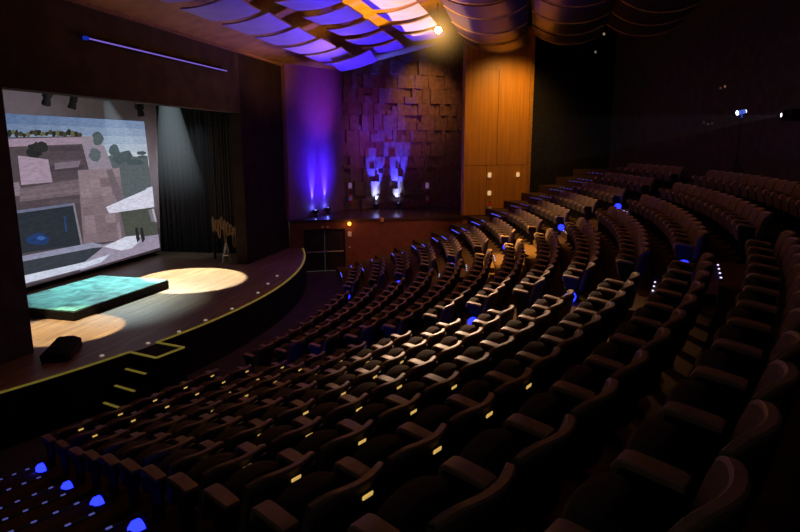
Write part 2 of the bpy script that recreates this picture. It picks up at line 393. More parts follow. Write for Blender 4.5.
# green platform on the stage
ZPl = ZS + .27
g1, g2, g3 = (at_z(x, y, ZPl) for x, y in ((73.6, 311.4), (168.6, 279.6), (116, 270.7)))
dx = (g2 - g1); dy = (g3 - g2); dy = dy - dx * (dy.dot(dx) / dx.dot(dx)); g3 = g2 + dy; g4 = g1 + dy
pl = thing('stage_platform', 'low square platform with teal glossy top and black edge, in front of the screen', 'platform', frame(Vector(((g1 + g3) / 2).xy[:] + (ZS,)), dy))
L, D_ = dx.length / 2, dy.length / 2
b_ = MB(); b_.box((-L, -D_, 0), (L, D_, .235), bev=.01); b_.build('platform_frame', m_black, pl)
m_teal = bpy.data.materials.new('teal marbled panels'); m_teal.use_nodes = True; nt = m_teal.node_tree; bs = nt.nodes['Principled BSDF']
tc = nt.nodes.new('ShaderNodeTexCoord'); br = nt.nodes.new('ShaderNodeTexBrick'); nt.links.new(tc.outputs['Object'], br.inputs['Vector'])
br.offset = 0; br.inputs['Scale'].default_value = 1; br.inputs['Brick Width'].default_value = L / 2; br.inputs['Row Height'].default_value = D_ / 1.5; br.inputs['Mortar Size'].default_value = .015
br.inputs['Color1'].default_value = (.16, .46, .42, 1); br.inputs['Color2'].default_value = (.12, .36, .34, 1); br.inputs['Mortar'].default_value = (.04, .14, .13, 1)
nz = nt.nodes.new('ShaderNodeTexNoise'); nz.inputs['Scale'].default_value = 1.6; nz.inputs['Detail'].default_value = 8; nz.inputs['Distortion'].default_value = 1.5; nt.links.new(tc.outputs['Object'], nz.inputs['Vector'])
rp = nt.nodes.new('ShaderNodeValToRGB'); rp.color_ramp.elements[0].position = .35; rp.color_ramp.elements[1].position = .65; rp.color_ramp.elements[0].color = (.35, .4, .4, 1); rp.color_ramp.elements[1].color = (1.3, 1.3, 1.25, 1)
mx = nt.nodes.new('ShaderNodeMix'); mx.data_type = 'RGBA'; mx.blend_type = 'MULTIPLY'; mx.inputs['Factor'].default_value = 1
nt.links.new(nz.outputs['Fac'], rp.inputs[0]); nt.links.new(br.outputs[0], mx.inputs['A']); nt.links.new(rp.outputs[0], mx.inputs['B']); nt.links.new(mx.outputs['Result'], bs.inputs['Base Color'])
bs.inputs['Roughness'].default_value = .3
b_ = MB(); b_.box((-L + .02, -D_ + .02, .236), (L - .02, D_ - .02, .27)); b_.build('platform_top', m_teal, pl)

# black floor monitor beside the left leg
p0 = at_z(36, 352, ZS); p1 = at_z(73, 357, ZS)
mo = thing('stage_monitor_speaker', 'low black rounded wedge speaker on the stage floor beside the dark left leg', 'speaker', frame((p0 + p1) / 2 + Vector((.12, -.12, 0)), Vector((-.5, 1, 0))))
b_ = MB(); loops = []
for x, s in ((-.62, .8), (-.56, 1), (.40, 1), (.56, .92), (.62, .7)):
    loops.append([Vector((x, y * s, z * (s if z > .1 else 1))) for y, z in ((-.28, 0), (.28, 0), (.30, .14), (.2, .24), (-.1, .25), (-.28, .17))])
b_.loft(loops); b_.build('cabinet', m_black, mo, True)
b_ = MB(); b_.box((-.5, -.292, .03), (.4, -.27, .14), Matrix.Rotation(rad(0), 4, 'X')); b_.build('grille', m_blackwall, mo)
b_ = MB(); b_.tube([(-.5, 0, .23), (-.5, 0, .29), (-.42, 0, .30), (-.38, 0, .24)], .02); b_.build('handle', m_black, mo)

# row of small footlight studs along the stage edge
for i, (x, y) in enumerate([(102, 356), (148, 343.5), (179, 332), (205.5, 320.5), (232, 309), (258, 293), (268, 284), (277, 276)]):
    p = at_z(x, y, ZS)
    b_ = MB(); b_.lathe([(.05, 0), (.05, .015), (.035, .03)], 12); o = b_.build('floor_stud', m_stud, None, True); o.location = p
    tag(o, f'small pale stud on the stage floor, {ORD[i + 1]} along the yellow edge from the left', 'stud', 'pale studs along the stage edge')

# rigging lamps seen against the top of the screen
def spotlight(loc, aim, label, s=1., grp='stage spotlights under the header'):
    t = thing('stage_spotlight', label, 'spotlight', Matrix.Translation(loc), grp)
    R_ = (Vector(aim)).to_track_quat('-Z', 'Y').to_matrix().to_4x4() @ Matrix.Scale(s, 4)
    b_ = MB(); b_.lathe([(.06, .26), (.13, .22), (.14, .05), (.12, -.02), (.15, -.2), (.15, -.26)], 14, R_); bo = b_.build('body', m_black, t, True)
    b_ = MB(); b_.lathe([(.0, -.225), (.12, -.22), (.0, -.215)], 14, R_); b_.build('lens', m_metal, bo)
    b_ = MB(); b_.tube([R_ @ Vector(p) for p in ((-.16, 0, .05), (-.18, 0, .25), (0, 0, .45), (.18, 0, .25), (.16, 0, .05))], .018); b_.build('yoke', m_black, t)
    b_ = MB(); b_.cyl(R_ @ Vector((0, 0, .45)), R_ @ Vector((0, 0, .45)) + Vector((0, 0, .8)), .02); b_.build('clamp_pipe', m_black, t)
for (x, y), aim, lab in (((47, 98), (.2, .5, -1), 'black spotlight hanging over the left half of the screen'), ((73, 102), (-.2, .2, -1), 'black spotlight hanging over the middle of the screen beside the short beam'),
                         ((140, 110), (.5, .2, -1), 'black spotlight hanging over the right corner of the screen')):
    spotlight(at_y(x, y, 14.0), aim, lab, .8)
bt = MB(); bt.cyl((11, 14, at_y(73, 95, 14).z + .62), (22.5, 14, at_y(73, 95, 14).z + .62), .03); tag(bt.build('lighting_batten', m_black), 'black pipe carrying the spotlights above the screen', 'pipe')

# rope rail beyond the right leg of the opening
rr0 = at_z(222, 263, ZS)
rl_ = thing('rope_rail', 'tall rack of hanging tan ropes just inside the right stage opening edge', 'rope rack', frame((22.15, 12.0, ZS), Vector((0, 1, 0))))
b_ = MB(); b_.box((-.05, -.6, .95), (.05, .6, 1.02)); b_.box((-.05, -.6, 0), (.05, -.54, 1.9)); b_.box((-.05, .54, 0), (.05, .6, 1.9)); b_.box((-.04, -.6, 1.8), (.04, .6, 1.85)); b_.build('rail_frame', m_black, rl_)
rg = random.Random(3)
for i in range(9):
    y = -.5 + i * .125
    b_ = MB(); b_.tube([(-.08, y, 1.0), (-.05, y + .02, 3), (0, y + .03, 5.2)], .011, 6); b_.build('rope', mat('faint rope line', (.10, .075, .06), .9), rl_)
    l = rg.uniform(.2, .55); w = rg.uniform(.025, .05); z = rg.uniform(1.3, 1.8)
    b_ = MB()
    for q in range(3):
        b_.tube([(-.1 - .02 * q, y + w * math.sin(a) * (1 + .2 * q), z - l + l * math.cos(a)) for a in [j * math.pi / 7 for j in range(14)]], .014, 6, True)
    b_.build('rope_coil', m_rope, rl_)
sd = thing('folding_stand', 'small pale metal folding stand on the stage floor under the hanging ropes', 'stand', frame(at_z(227, 263, ZS), Vector((-.3, 1, 0))))
for x in (-.14, .14):
    b_ = MB(); b_.tube([(x, -.16, 0), (x * .7, 0, .8)], .018, 6); b_.build('leg', m_metal, sd); b_ = MB(); b_.tube([(x, .16, 0), (x * .7, 0, .8)], .018, 6); b_.build('leg', m_metal, sd)
b_ = MB(); b_.tube([(-.12, 0, .8), (.12, 0, .8)], .018, 6); b_.box((-.13, -.12, .3), (.13, .12, .33)); b_.build('shelf', m_metal, sd)

# long purple light bar on the header
la_, lb_ = at_y(86, 41.5, YP - .125), at_y(227, 69, YP - .125)
lb_.z = la_.z = (la_.z + lb_.z) / 2
bar = thing('light_bar', 'long thin violet light bar across the dark header above the stage', 'light bar', Matrix.Translation(la_))
b_ = MB(); b_.box((0, 0, -.03), (lb_.x - la_.x, .12, .03)); b_.build('housing', m_black, bar)
b_ = MB(); b_.box((.02, -.012, -.012), (lb_.x - la_.x - .02, 0, .022)); b_.build('tube', emit('violet tube', (.36, .2, 1), .55), bar)
b_ = MB(); b_.lathe([(.02, -.05), (.07, -.03), (.075, .03), (.02, .05)], 12); b_.build('end_lamp', emit('blue end lamp', (.02, .05, .8), .35), bar, True)

# ------------------------------------------------------------------ far side wall: dado with door, niche, orange wood wall
ZN = -3.25; ON = 4.3; ZT = 5.2
RN0, RN1 = 19.05, 27.1
dw = MB()
def wbox(mb, r0, r1, o0, o1, z0, z1):
    mb.loft([[W(r0, o0, z0), W(r1, o0, z0), W(r1, o1, z0), W(r0, o1, z0)], [W(r0, o0, z1), W(r1, o0, z1), W(r1, o1, z1), W(r0, o1, z1)]])
def wpix(x, y, o=0.): return at_plane(x, y, W(0, o), N)
def wr(p): return (p - Vector((CX, CY, 0))).dot(U)
dA, dB = wr(wpix(304.5, 250)), wr(wpix(345.5, 250)); dz1 = wpix(325, 229).z; dz0 = ZF(K0) - .16
wbox(dw, RN0, dA, 0, .3, ZB, ZN - .12); wbox(dw, dB, RN1, 0, .3, ZB, ZN - .12); wbox(dw, dA, dB, 0, .3, dz1, ZN - .12)
struct('wall_right_dado', dw, m_dado)
dr = bpy.data.objects.new('door_1', None); C.objects.link(dr); dr['kind'] = 'structure'
m_door = mat('black brown door leaf', (.03, .022, .02), .5, scale=3)
fr_ = MB(); wbox(fr_, dA, dA + .06, -.02, .2, dz0, dz1); wbox(fr_, dB - .06, dB, -.02, .2, dz0, dz1); wbox(fr_, dA, dB, -.02, .2, dz1 - .06, dz1); fr_.build('door_frame', m_black, dr)
md = (dA + dB) / 2
for a, c in ((dA + .06, md - .01), (md + .01, dB - .06)):
    l = MB(); wbox(l, a, c, .06, .11, dz0 + .01, dz1 - .06); lf = l.build('door_leaf', m_door, dr)
    zb_ = wpix(325, 251.5).z
    l = MB(); l.tube([W(a + .05, .04, zb_), W(a + .05, -.05, zb_), W(c - .05, -.05, zb_), W(c - .05, .04, zb_)], .022); l.build('push_bar', mat('pale worn push bar', (.62, .56, .48), .4), lf)
for x in (322.5, 327.5):
    p = wpix(x, 227); l = MB(); l.box((-.05, -.03, -.05), (.05, .03, .05), frame(p - N * .03, N), .01); o = l.build('door_indicator', mat('pale pink indicator', (.7, .5, .5), .5))
    tag(o, 'tiny pale box over the dark double door, ' + ('left of the pair' if x < 325 else 'right of the pair'), 'box', 'pair of boxes over the double door')
# niche
nb = MB(); wbox(nb, RN0, 30.5, -.05, ON + .3, ZN - .14, ZN); struct('floor_niche', nb, mat('dark niche floor', (.07, .04, .03), .22, scale=4))
def wallslab(name, a, b_, z0, z1, m, t=.2):
    d = (b_ - a).normalized(); s = Vector((-d.y, d.x, 0)) * t; mb = MB()
    mb.loft([[p + Vector((0, 0, z0)) for p in (a, b_, b_ + s, a + s)], [p + Vector((0, 0, z1)) for p in (a, b_, b_ + s, a + s)]]); return struct(name, mb, m)
nbk = wr(wpix(344.5, 200, ON))
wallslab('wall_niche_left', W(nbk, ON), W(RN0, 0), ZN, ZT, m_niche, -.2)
# block relief wall: staggered wooden blocks of different depth, one surface
bw = MB(); rb = random.Random(11)
wbox(bw, nbk - .2, 30.2, ON + .12, ON + .3, ZN, ZT)
z = ZN; last_ = 0
while z < ZT:
    h = rb.choice([.60, .66, .74]); x = nbk - .2 - rb.uniform(0, .2)
    while x < 30.1:
        w = rb.choice([.22, .28, .34, .40]); dep = rb.choice([q_ for q_ in (0, .02, .04, .07, .10, .14, .18) if abs(q_ - last_) > .025]); last_ = dep
        hh = h if rb.random() < .75 else h * rb.uniform(.35, .8)
        wbox(bw, x + .005, x + w - .005, ON - dep, ON + .12, z + .005, min(z + hh - .006, ZT))
        x += w
    z += h
struct('wall_niche_back', bw, m_blocks)
ow = MB(); wbox(ow, RN1, 30.45, 0, .35, ZB, ZT)
wbox(ow, 30.2, 30.45, .35, ON + .3, ZN, ZT)
o = struct('wall_right', ow, m_orange)
# wood panel seams need vertical grain in the wall plane
o.data.transform(Matrix())
tr = MB()
zsm = wpix(500, 70).z
wbox(tr, RN1 + .02, wr(wpix(500, 70)) , -.03, 0, zsm, ZT); struct('trim_3', tr, m_orange)
tr = MB(); wbox(tr, wr(wpix(498.5, 100)) - .012, wr(wpix(498.5, 100)) + .012, -.006, 0, wpix(500, 165).z, zsm); wbox(tr, RN1, 30.45, -.006, 0, wpix(500, 165).z - .02, wpix(500, 165).z)
wbox(tr, wr(wpix(486, 190)) - .01, wr(wpix(486, 190)) + .01, -.006, 0, ZF(5), wpix(500, 165).z)
struct('trim_4', tr, mat('dark panel joint', (.12, .05, .015), .7))
tr = MB(); wbox(tr, 30.27, 30.45, -.05, 0, ZF(6), ZT); struct('trim_5', tr, mat('golden edge board', (.42, .20, .03), .5))
rw = MB(); wbox(rw, 30.45, 36, .5, .8, ZB, ZT + 1); wbox(rw, 30.37, 30.45, .35, .8, ZB, ZT); struct('wall_right_rear', rw, m_black)
bk = MB(); sector(bk, 35.0, 35.3, TL - 4, TW + 4, ZB, ZT + 1); struct('wall_back', bk, m_blackwall)
lw = MB(); a_ = [P(17, TL, 0), P(24, TL, 0)]
lw.loft([[p + Vector((0, 0, z)) for p in (P(17.2, TL), P(29.5, TL), P(29.5, TL - .5), P(17.2, TL - .8))] for z in (ZB, ZT)]); struct('wall_left', lw, m_blackwall)

# wall fittings
def wallbox(x, y, o, w, h, m, label, cat, name, grp=None):
    p = wpix(x, y, o); b_ = MB(); b_.box((-w / 2, -.07, -h / 2), (w / 2, 0, h / 2), frame(Vector(), N), .012); q = b_.build(name, m); q.location = p - N * .005
    return tag(q, label, cat, grp)
m_glow = mat('lit cream box', (.9, .75, .5), .5); bsn = m_glow.node_tree.nodes['Principled BSDF']; bsn.inputs['Emission Color'].default_value = (1, .72, .38, 1); bsn.inputs['Emission Strength'].default_value = .5
m_glow2 = mat('violet lit box', (.5, .4, .6), .5); bsn = m_glow2.node_tree.nodes['Principled BSDF']; bsn.inputs['Emission Color'].default_value = (.5, .25, .6, 1); bsn.inputs['Emission Strength'].default_value = .22
wallbox(489.3, 175, 0, .15, .22, m_glow, 'upper pale wall box on the orange wall, above the red extinguisher', 'wall box', 'wall_box')
wallbox(517.6, 174.6, 0, .14, .2, m_glow, 'pale wall box on the orange wall near its golden right edge', 'wall box', 'wall_box')
wallbox(489, 193, 0, .15, .2, m_glow, 'lower pale wall box on the orange wall, just above the red extinguisher', 'wall box', 'wall_box')
def extinguisher(p, label):
    t = thing('fire_extinguisher', label, 'fire extinguisher', Matrix.Translation(p - N * .12))
    b_ = MB(); b_.lathe([(.08, -.3), (.095, -.28), (.095, .1), (.07, .18), (.03, .21)], 14); cb = b_.build('cylinder_body', m_red, t, True)
    b_ = MB(); b_.lathe([(.096, -.14), (.097, -.14), (.097, .08), (.096, .08)], 14); b_.build('paper_label', m_white, cb)
    b_ = MB(); b_.lathe([(.03, .21), (.035, .27)], 10); b_.tube([(0, 0, .27), (-.08, -.05, .31)], .015); b_.build('valve', m_black, t)
    b_ = MB(); b_.tube([(.03, 0, .25), (.12, -.02, .2), (.13, -.02, -.05)], .013); b_.build('hose', m_black, t)
extinguisher(wpix(488.3, 207), 'red fire extinguisher hung on the orange wood wall')
for x, w_ in ((350, 'left of the blue lit blocks'), (427, 'right of the blue lit blocks')):
    wallbox(x, 185.5, ON - .2, .17, .28, m_glow2, f'violet tinted wall box on the block wall, {w_}', 'wall box', 'wall_box')
    extinguisher(wpix(x, 197.5, ON - .2), f'red fire extinguisher on the wooden block wall, {w_}')
wallbox(349.5, 234, 0, .17, .22, m_white, 'small white notice beside the double door, under the orange lamp', 'sign', 'wall_sign')
wallbox(349.5, 247, 0, .06, .06, m_white, 'tiny pale switch beside the double door, under the white notice', 'switch', 'wall_switch')
wallbox(192 + 150.2, 121.3, ON - .1, .1, .08, m_white, 'tiny pale sensor high on the corner of the violet niche wall', 'sensor', 'wall_sensor')
pl_ = wpix(349, 223.5)
el = thing('bulkhead_lamp', 'small glowing orange lamp on the wall beside the double door', 'lamp', Matrix.Translation(pl_ - N * .02))
b_ = MB(); b_.lathe([(.09, 0), (.09, .03), (.05, .04)], 12, frame(Vector(), (0, 0, 1), -N)); b_.build('lamp_base', m_metal, el)
b_ = MB(); b_.lathe([(.07, .04), (.08, .09), (.05, .14), (.01, .15)], 12, frame(Vector(), (0, 0, 1), -N)); b_.build('lamp_globe', emit('orange globe', (1, .28, .03), 7), el, True)
light('bulkhead_glow', 'POINT', pl_ - N * .35, 3.0, (1, .4, .08), size=.08)
# small pale device on the front edge of the niche floor
pn = wpix(381.5, 219.5); b_ = MB(); b_.lathe([(.02, -.1), (.09, -.08), (.09, .06), (.03, .1)], 12); o = b_.build('edge_lamp', mat('amber cap', (.6, .3, .12), .4), None, True); o.location = pn - N * .1
tag(o, 'small amber lamp cap on the front edge of the niche floor', 'lamp')

# blue uplights in the niche
def uplight(p, label, target, power, angle, col):
    t = thing('uplight', label, 'uplight', Matrix.Translation(p), 'blue uplights on the niche floor')
    b_ = MB(); b_.lathe([(.12, 0), (.12, .03), (.04, .04), (.04, .1)], 14); b_.build('base', m_black, t)
    b_ = MB(); b_.lathe([(.08, .1), (.13, .14), (.14, .28), (.13, .28), (.10, .22)], 16); hd = b_.build('head', m_black, t, True)
    b_ = MB(); b_.lathe([(.01, .255), (.125, .26), (.01, .265)], 16); b_.build('lens', m_uplens, hd)
    light('uplight_beam', 'SPOT', p + Vector((0, 0, .34)), power, col, target, .05, angle, .6)
lwd = (W(RN0) - W(nbk, ON)).normalized(); lwn = Vector((lwd.y, -lwd.x, 0))
if lwn.dot(U) < 0: lwn = -lwn
for x, lab in ((312, 'blue uplight on the niche floor against the violet wall, nearer the stage'), (324.5, 'blue uplight on the niche floor against the violet wall, deeper in the niche')):
    p = at_plane(x, 190, W(nbk, ON), lwn); p.z = ZN; p = p + lwn * .17
    uplight(p, lab, p + Vector((0, 0, 4)) - lwn * .45, 1400, 28, (.06, .05, 1))
    light('uplight_core', 'SPOT', p + Vector((0, 0, .34)), 420, (.16, .24, 1), p + Vector((0, 0, 1.35)) - lwn * .19, .02, 24, 1)
    light('uplight_spill', 'POINT', p + Vector((0, 0, .36)) - lwn * .02, 5, (.1, .14, 1), size=.04)
for x, lab in ((376.5, 'blue uplight before the wooden block wall, left of its pair'), (398.5, 'blue uplight before the wooden block wall, right of its pair')):
    q = wpix(x, 203, ON - .38); q.z = ZN
    uplight(q, lab, q + Vector((0, 0, 3)) + N * .35, 9000, 34, (.02, .03, 1))
    light('uplight_core', 'SPOT', q + Vector((0, 0, .34)), 420, (.2, .35, 1), q + Vector((0, 0, 1)) + N * .42, .03, 50, .9)

# ------------------------------------------------------------------ ceiling
cs = MB(); cs.loft([[Vector((3, YP, zc)), Vector((33, YP, zc)), Vector((33, YP, zc + .1)), Vector((3, YP, zc + .1))],
                    [Vector((3, 1.5, zc + 2.9)), Vector((33, 1.5, zc + 2.9)), Vector((33, 1.5, zc + 3.1)), Vector((3, 1.5, zc + 3.1))]])
struct('ceiling_front', cs, m_slab)
cs = MB(); cs.box((-2, -14, zc + 2.9), (36, 1.5, zc + 3.1)); struct('ceiling', cs, m_ceil_dark)
cn = MB(); wbox(cn, RN0 - 1, 30.4, -.0, ON + .4, ZT - .02, ZT + .1); struct('ceiling_niche', cn, m_slab)
tr = MB(); tr.box((3, YP - .1, zc - .05), (wl.x + .1, YP, zc + .04)); struct('trim_6', tr, mat('brown header moulding', (.30, .16, .08), .6))

def panel_mesh(name, w, l, sag, m, t=.04, nu=8, nv=8, twist=0.):
    mb = MB(); topv = []; 
    for s in (0, 1):
        for j in range(nv + 1):
            for i in range(nu + 1):
                u = i / nu * 2 - 1; v = j / nv * 2 - 1
                z = -sag * (1 - v * v) + twist * u * v
                topv.append((u * w / 2, v * l / 2, z + s * t))
    n = (nu + 1) * (nv + 1); fs = []
    for j in range(nv):
        for i in range(nu):
            a = j * (nu + 1) + i; fs.append([a, a + nu + 1, a + nu + 2, a + 1]); fs.append([n + a, n + a + 1, n + a + nu + 2, n + a + nu + 1])
    edge = [i for i in range(nu + 1)] + [j * (nu + 1) + nu for j in range(1, nv + 1)] + [nv * (nu + 1) + i for i in range(nu - 1, -1, -1)] + [j * (nu + 1) for j in range(nv - 1, 0, -1)]
    for a, b2 in zip(edge, edge[1:] + edge[:1]): fs.append([a, b2, n + b2, n + a])
    mb.add(topv, fs); return mb.mesh(name, m, True)
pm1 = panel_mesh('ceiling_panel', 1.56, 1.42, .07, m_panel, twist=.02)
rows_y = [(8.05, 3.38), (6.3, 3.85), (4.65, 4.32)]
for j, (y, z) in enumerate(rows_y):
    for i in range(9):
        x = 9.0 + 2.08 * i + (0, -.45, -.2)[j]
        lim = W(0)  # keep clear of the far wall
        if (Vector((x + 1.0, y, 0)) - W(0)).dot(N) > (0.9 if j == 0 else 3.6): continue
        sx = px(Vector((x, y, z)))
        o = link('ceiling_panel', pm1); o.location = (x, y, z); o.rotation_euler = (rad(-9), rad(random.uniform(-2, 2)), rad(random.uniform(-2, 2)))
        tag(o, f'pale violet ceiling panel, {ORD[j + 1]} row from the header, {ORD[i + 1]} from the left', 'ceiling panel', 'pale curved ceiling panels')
# the brightest panel hangs low against the niche
q = at_y(354, 64.5, 6.6)
o = link('ceiling_panel', panel_mesh('ceiling_panel', 1.9, 1.6, .06, m_panel, twist=.02)); o.location = at_y(355, 62, 7.4); o.rotation_euler = (rad(-16), rad(3), rad(6))
tag(o, 'brightest blue lit ceiling panel hanging lowest, before the violet niche corner', 'ceiling panel', 'pale curved ceiling panels')
# varnished reflectors behind the lamp, their shade put into the dark colour
pm2 = panel_mesh('ceiling_reflector', 1.7, 2.7, .0, m_panel_shade, nu=4, nv=12)
def bow(v): v.z += .42 * abs(v.y / 1.35) ** 2.2 - .06 * (v.x / .85); return v
for v in pm2.vertices: v.co = bow(v.co.copy())
rim_ = MB(); rim_.tube([bow(Vector((.86, -1.35 + 2.7 * i / 14, 0))) for i in range(15)], .03, 6)  # added tube, the golden edge highlight painted as a part
m_edge_glint = mat('golden edge highlight', (.55, .33, .13), .3, spec=.6); rimm = rim_.mesh('rim', m_edge_glint, True)
for j, (y, z) in enumerate([(2.0, 3.86), (-.85, 4.05), (-3.7, 4.25)]):
    for i in range(6):
        x = 26.7 - 2.05 * i - (.0, .3, .5)[j]
        if j == 0 and i > 4: continue
        o = link('ceiling_reflector', pm2); o.location = (x, y, z + .07 * i); o.rotation_euler = (rad(3), rad(-3 + (i % 3) * 2), rad(-3 + (i * 7 % 4)))
        link('rim', rimm, o)
        tag(o, f'shaded varnished bowed ceiling reflector, {ORD[i + 1]} from the far wall, {ORD[j + 1]} row behind the lamp', 'ceiling panel', 'dark bowed ceiling reflectors')

# warm hall lamp on the bridge
lp = at_y(438.5, 30.5, 3.3)
hl = thing('hall_spotlight', 'bright warm spotlight glaring from the ceiling beside the dark reflectors', 'spotlight', Matrix.Translation(lp))
aimv = (Vector((2, -1, -3)) - lp).normalized()
R_ = aimv.to_track_quat('-Z', 'Y').to_matrix().to_4x4()
b_ = MB(); b_.lathe([(.05, .36), (.12, .32), (.14, .1), (.15, .02), (.14, .02), (.11, .06)], 14, R_); hb = b_.build('body', m_black, hl, True)
b_ = MB(); b_.lathe([(.01, .045), (.11, .05), (.01, .055)], 14, R_); b_.build('lens', m_warm, hb)
b_ = MB(); b_.tube([R_ @ Vector(p) for p in ((-.16, 0, .1), (-.18, 0, .35), (0, 0, .5), (.18, 0, .35), (.16, 0, .1))], .015); b_.cyl(R_ @ Vector((0, 0, .5)), R_ @ Vector((0, 0, .5)) + Vector((0, 0, .75)), .02); b_.build('yoke', m_black, hl)

# ------------------------------------------------------------------ theatre seats
SW = .66
def seat_meshes(w):
    o = {}
    # back: padded, concave towards the stage (+y), rounded top
    mb = MB(); loops = []; sh_ = MB(); l2 = []; rl2 = []
    hw = w / 2 - .03
    for i in range(13):
        u = -1 + i / 6; x = u * hw; yc = -.16 - .105 * (1 - u * u); drop = .055 * abs(u) ** 5
        def q(y, z): return Vector((x, yc + y - (z - .4) * .2, z - (drop if z > .7 else 0)))
        tk = (1 - .3 * abs(u) ** 6) * .9
        loops.append([q(.02, .36), q(.045 * tk, .55), q(.045 * tk, .74), q(.03 * tk, .79), q(-.002, .805), q(-.03 * tk, .79), q(-.04 * tk, .74), q(-.035 * tk, .36)])
        l2.append([q(-.036, .33), q(-.041, .75), q(-.056, .745), q(-.056, .34)])
        rl2.append([q(.030 * tk, .78), q(.030 * tk, .803), q(.02 * tk, .813), q(-.024 * tk, .813), q(-.038 * tk, .803), q(-.042 * tk, .78)])
    mb.loft(loops); sh_.loft(l2); t_ = MB(); t_.loft(rl2); o['top_rail'] = t_.mesh('top_rail', m_arm, True)
    o['backrest'] = mb.mesh('backrest', m_fabric, True); o['back_shell'] = sh_.mesh('back_shell', m_shell, True)
    # tipped-up cushion
    mb = MB(); loops = []
    for i in range(9):
        u = -1 + i / 4; x = u * (hw - .06); e_ = (1 - abs(u) ** 4); zt_ = .585 + .055 * (1 - u * u); th_ = .045 + .03 * e_
        def q(y, z): return Vector((x, .075 + y - (z - .45) * -.22, z))
        loops.append([q(-th_, .34), q(-th_, zt_ - .03), q(-th_ * .5, zt_), q(th_ * .5, zt_), q(th_, zt_ - .04), q(th_, .36), q(0, .32)])
    mb.loft(loops); o['seat'] = mb.mesh('seat', m_fabric2, True)
    # armrest pad with a nose that turns down, on a narrow standard
    for nm, xo in (('armrest', -w / 2), ('armrest2', w / 2)):
        mb = MB(); loops = []
        for y, z, hwid, t in ((-.13, .606, .055, .03), (-.10, .615, .062, .032), (.04, .634, .064, .032), (.10, .640, .064, .032), (.135, .632, .062, .03), (.155, .60, .058, .03), (.16, .555, .05, .02)):
            dn = 0 if y < .11 else (y - .11) * .6
            loops.append([Vector((xo - hwid, y - dn, z - t)), Vector((xo - hwid, y, z - .008)), Vector((xo - hwid * .88, y, z)), Vector((xo + hwid * .88, y, z)), Vector((xo + hwid, y, z - .008)), Vector((xo + hwid, y - dn, z - t))])
        mb.loft(loops); o[nm] = mb.mesh('armrest', m_arm, True)
        mb = MB(); prof = [(-.15, .0), (.12, 0), (.12, .03), (.06, .05), (.07, .34), (.12, .5), (.12, .60), (-.11, .58), (-.12, .36), (-.09, .05), (-.15, .03)]
        mb.loft([[Vector((xo - .018, y, z)) for y, z in prof], [Vector((xo + .018, y, z)) for y, z in prof]]); o[nm.replace('armrest', 'standard')] = mb.mesh('standard', m_std)
    mb = MB(); mb.box((-.042, -.006, -.014), (.042, .004, .014), Matrix.Translation((0, -.16 - .105 - .058 - (.735 - .4) * .2, .735)) @ Matrix.Rotation(rad(11), 4, 'X'), .003); o['number_plate'] = mb.mesh('number_plate', m_plate_unlit); o['number_plate_glint'] = mb.mesh('number_plate', m_plate_glint)
    return o
SM = seat_meshes(SW)
BLK = [('near block', -116.1, -103.9), ('middle block', -100.5, -84.3), ('far block', -80.8, -72.4)]
nrows = K1 - K0 + 1
seats = []
for k in range(K0, K1 + 1):
    R = RK(k) - .12
    for bi, (bn, t0, t1) in enumerate(BLK):
        if bi == 0: t0 = T0(k)
        n = max(1, round(rad(t1 - t0) * R / SW))
        for i in range(n):
            th = t0 + (t1 - t0) * (i + .5) / n
            p = P(R, th, ZF(k)); x, y, d = px(p + Vector((0, 0, .6)))
            seats.append(dict(k=k, bi=bi, i=i, n=n, th=th, p=p, x=x, y=y, d=d, sc=rad(t1 - t0) * R / n / SW))
def vis(s): return s['d'] > .3 and -45 < s['x'] < 850 and s['y'] < 585
cand = sorted([s for s in seats if vis(s)], key=lambda s: s['d'])
# leave out seats the camera could never see behind the front of the frame
near = cand[:300]; rest = cand[300:]
def seat_matrix(s):
    f = Vector((CX, CY, 0)) - Vector((s['p'].x, s['p'].y, 0))
    M = frame(s['p'], f); return M @ Matrix.Diagonal((s['sc'], 1, 1, 1))
proto = None
FROM = ['the aisle under the camera', 'the near centre aisle', 'the far centre aisle']
def seat_label(s):
    r = ORD[s['k'] - K0 + 1]
    return f"grey theatre seat, {r} row from the stage, {['near', 'middle', 'far'][s['bi']]} block, {ORD[s['i'] + 1]} from its near aisle"
PARTS = ['backrest', 'back_shell', 'top_rail', 'seat', 'armrest', 'standard', 'number_plate']
protoM = None
for s in near:
    if proto is None:
        proto = bpy.data.objects.new('theatre_seat', None); proto.empty_display_size = .1; C.objects.link(proto)
        for pn_ in PARTS: link(pn_, SM[pn_], proto)
        r_ = proto
    else: r_ = copy_tree(proto)
    r_.matrix_world = seat_matrix(s)
    tag(r_, seat_label(s), 'seat', ['theatre seats in the near block', 'theatre seats in the middle block', 'theatre seats in the far block'][s['bi']])
    s['o'] = r_
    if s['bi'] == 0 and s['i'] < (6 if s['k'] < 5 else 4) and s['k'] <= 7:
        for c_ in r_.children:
            if c_.data is SM['number_plate']: c_.data = SM['number_plate_glint']
for s in near:
    if s['i'] == s['n'] - 1:
        link('armrest', SM['armrest2'], s['o']); link('standard', SM['standard2'], s['o'])
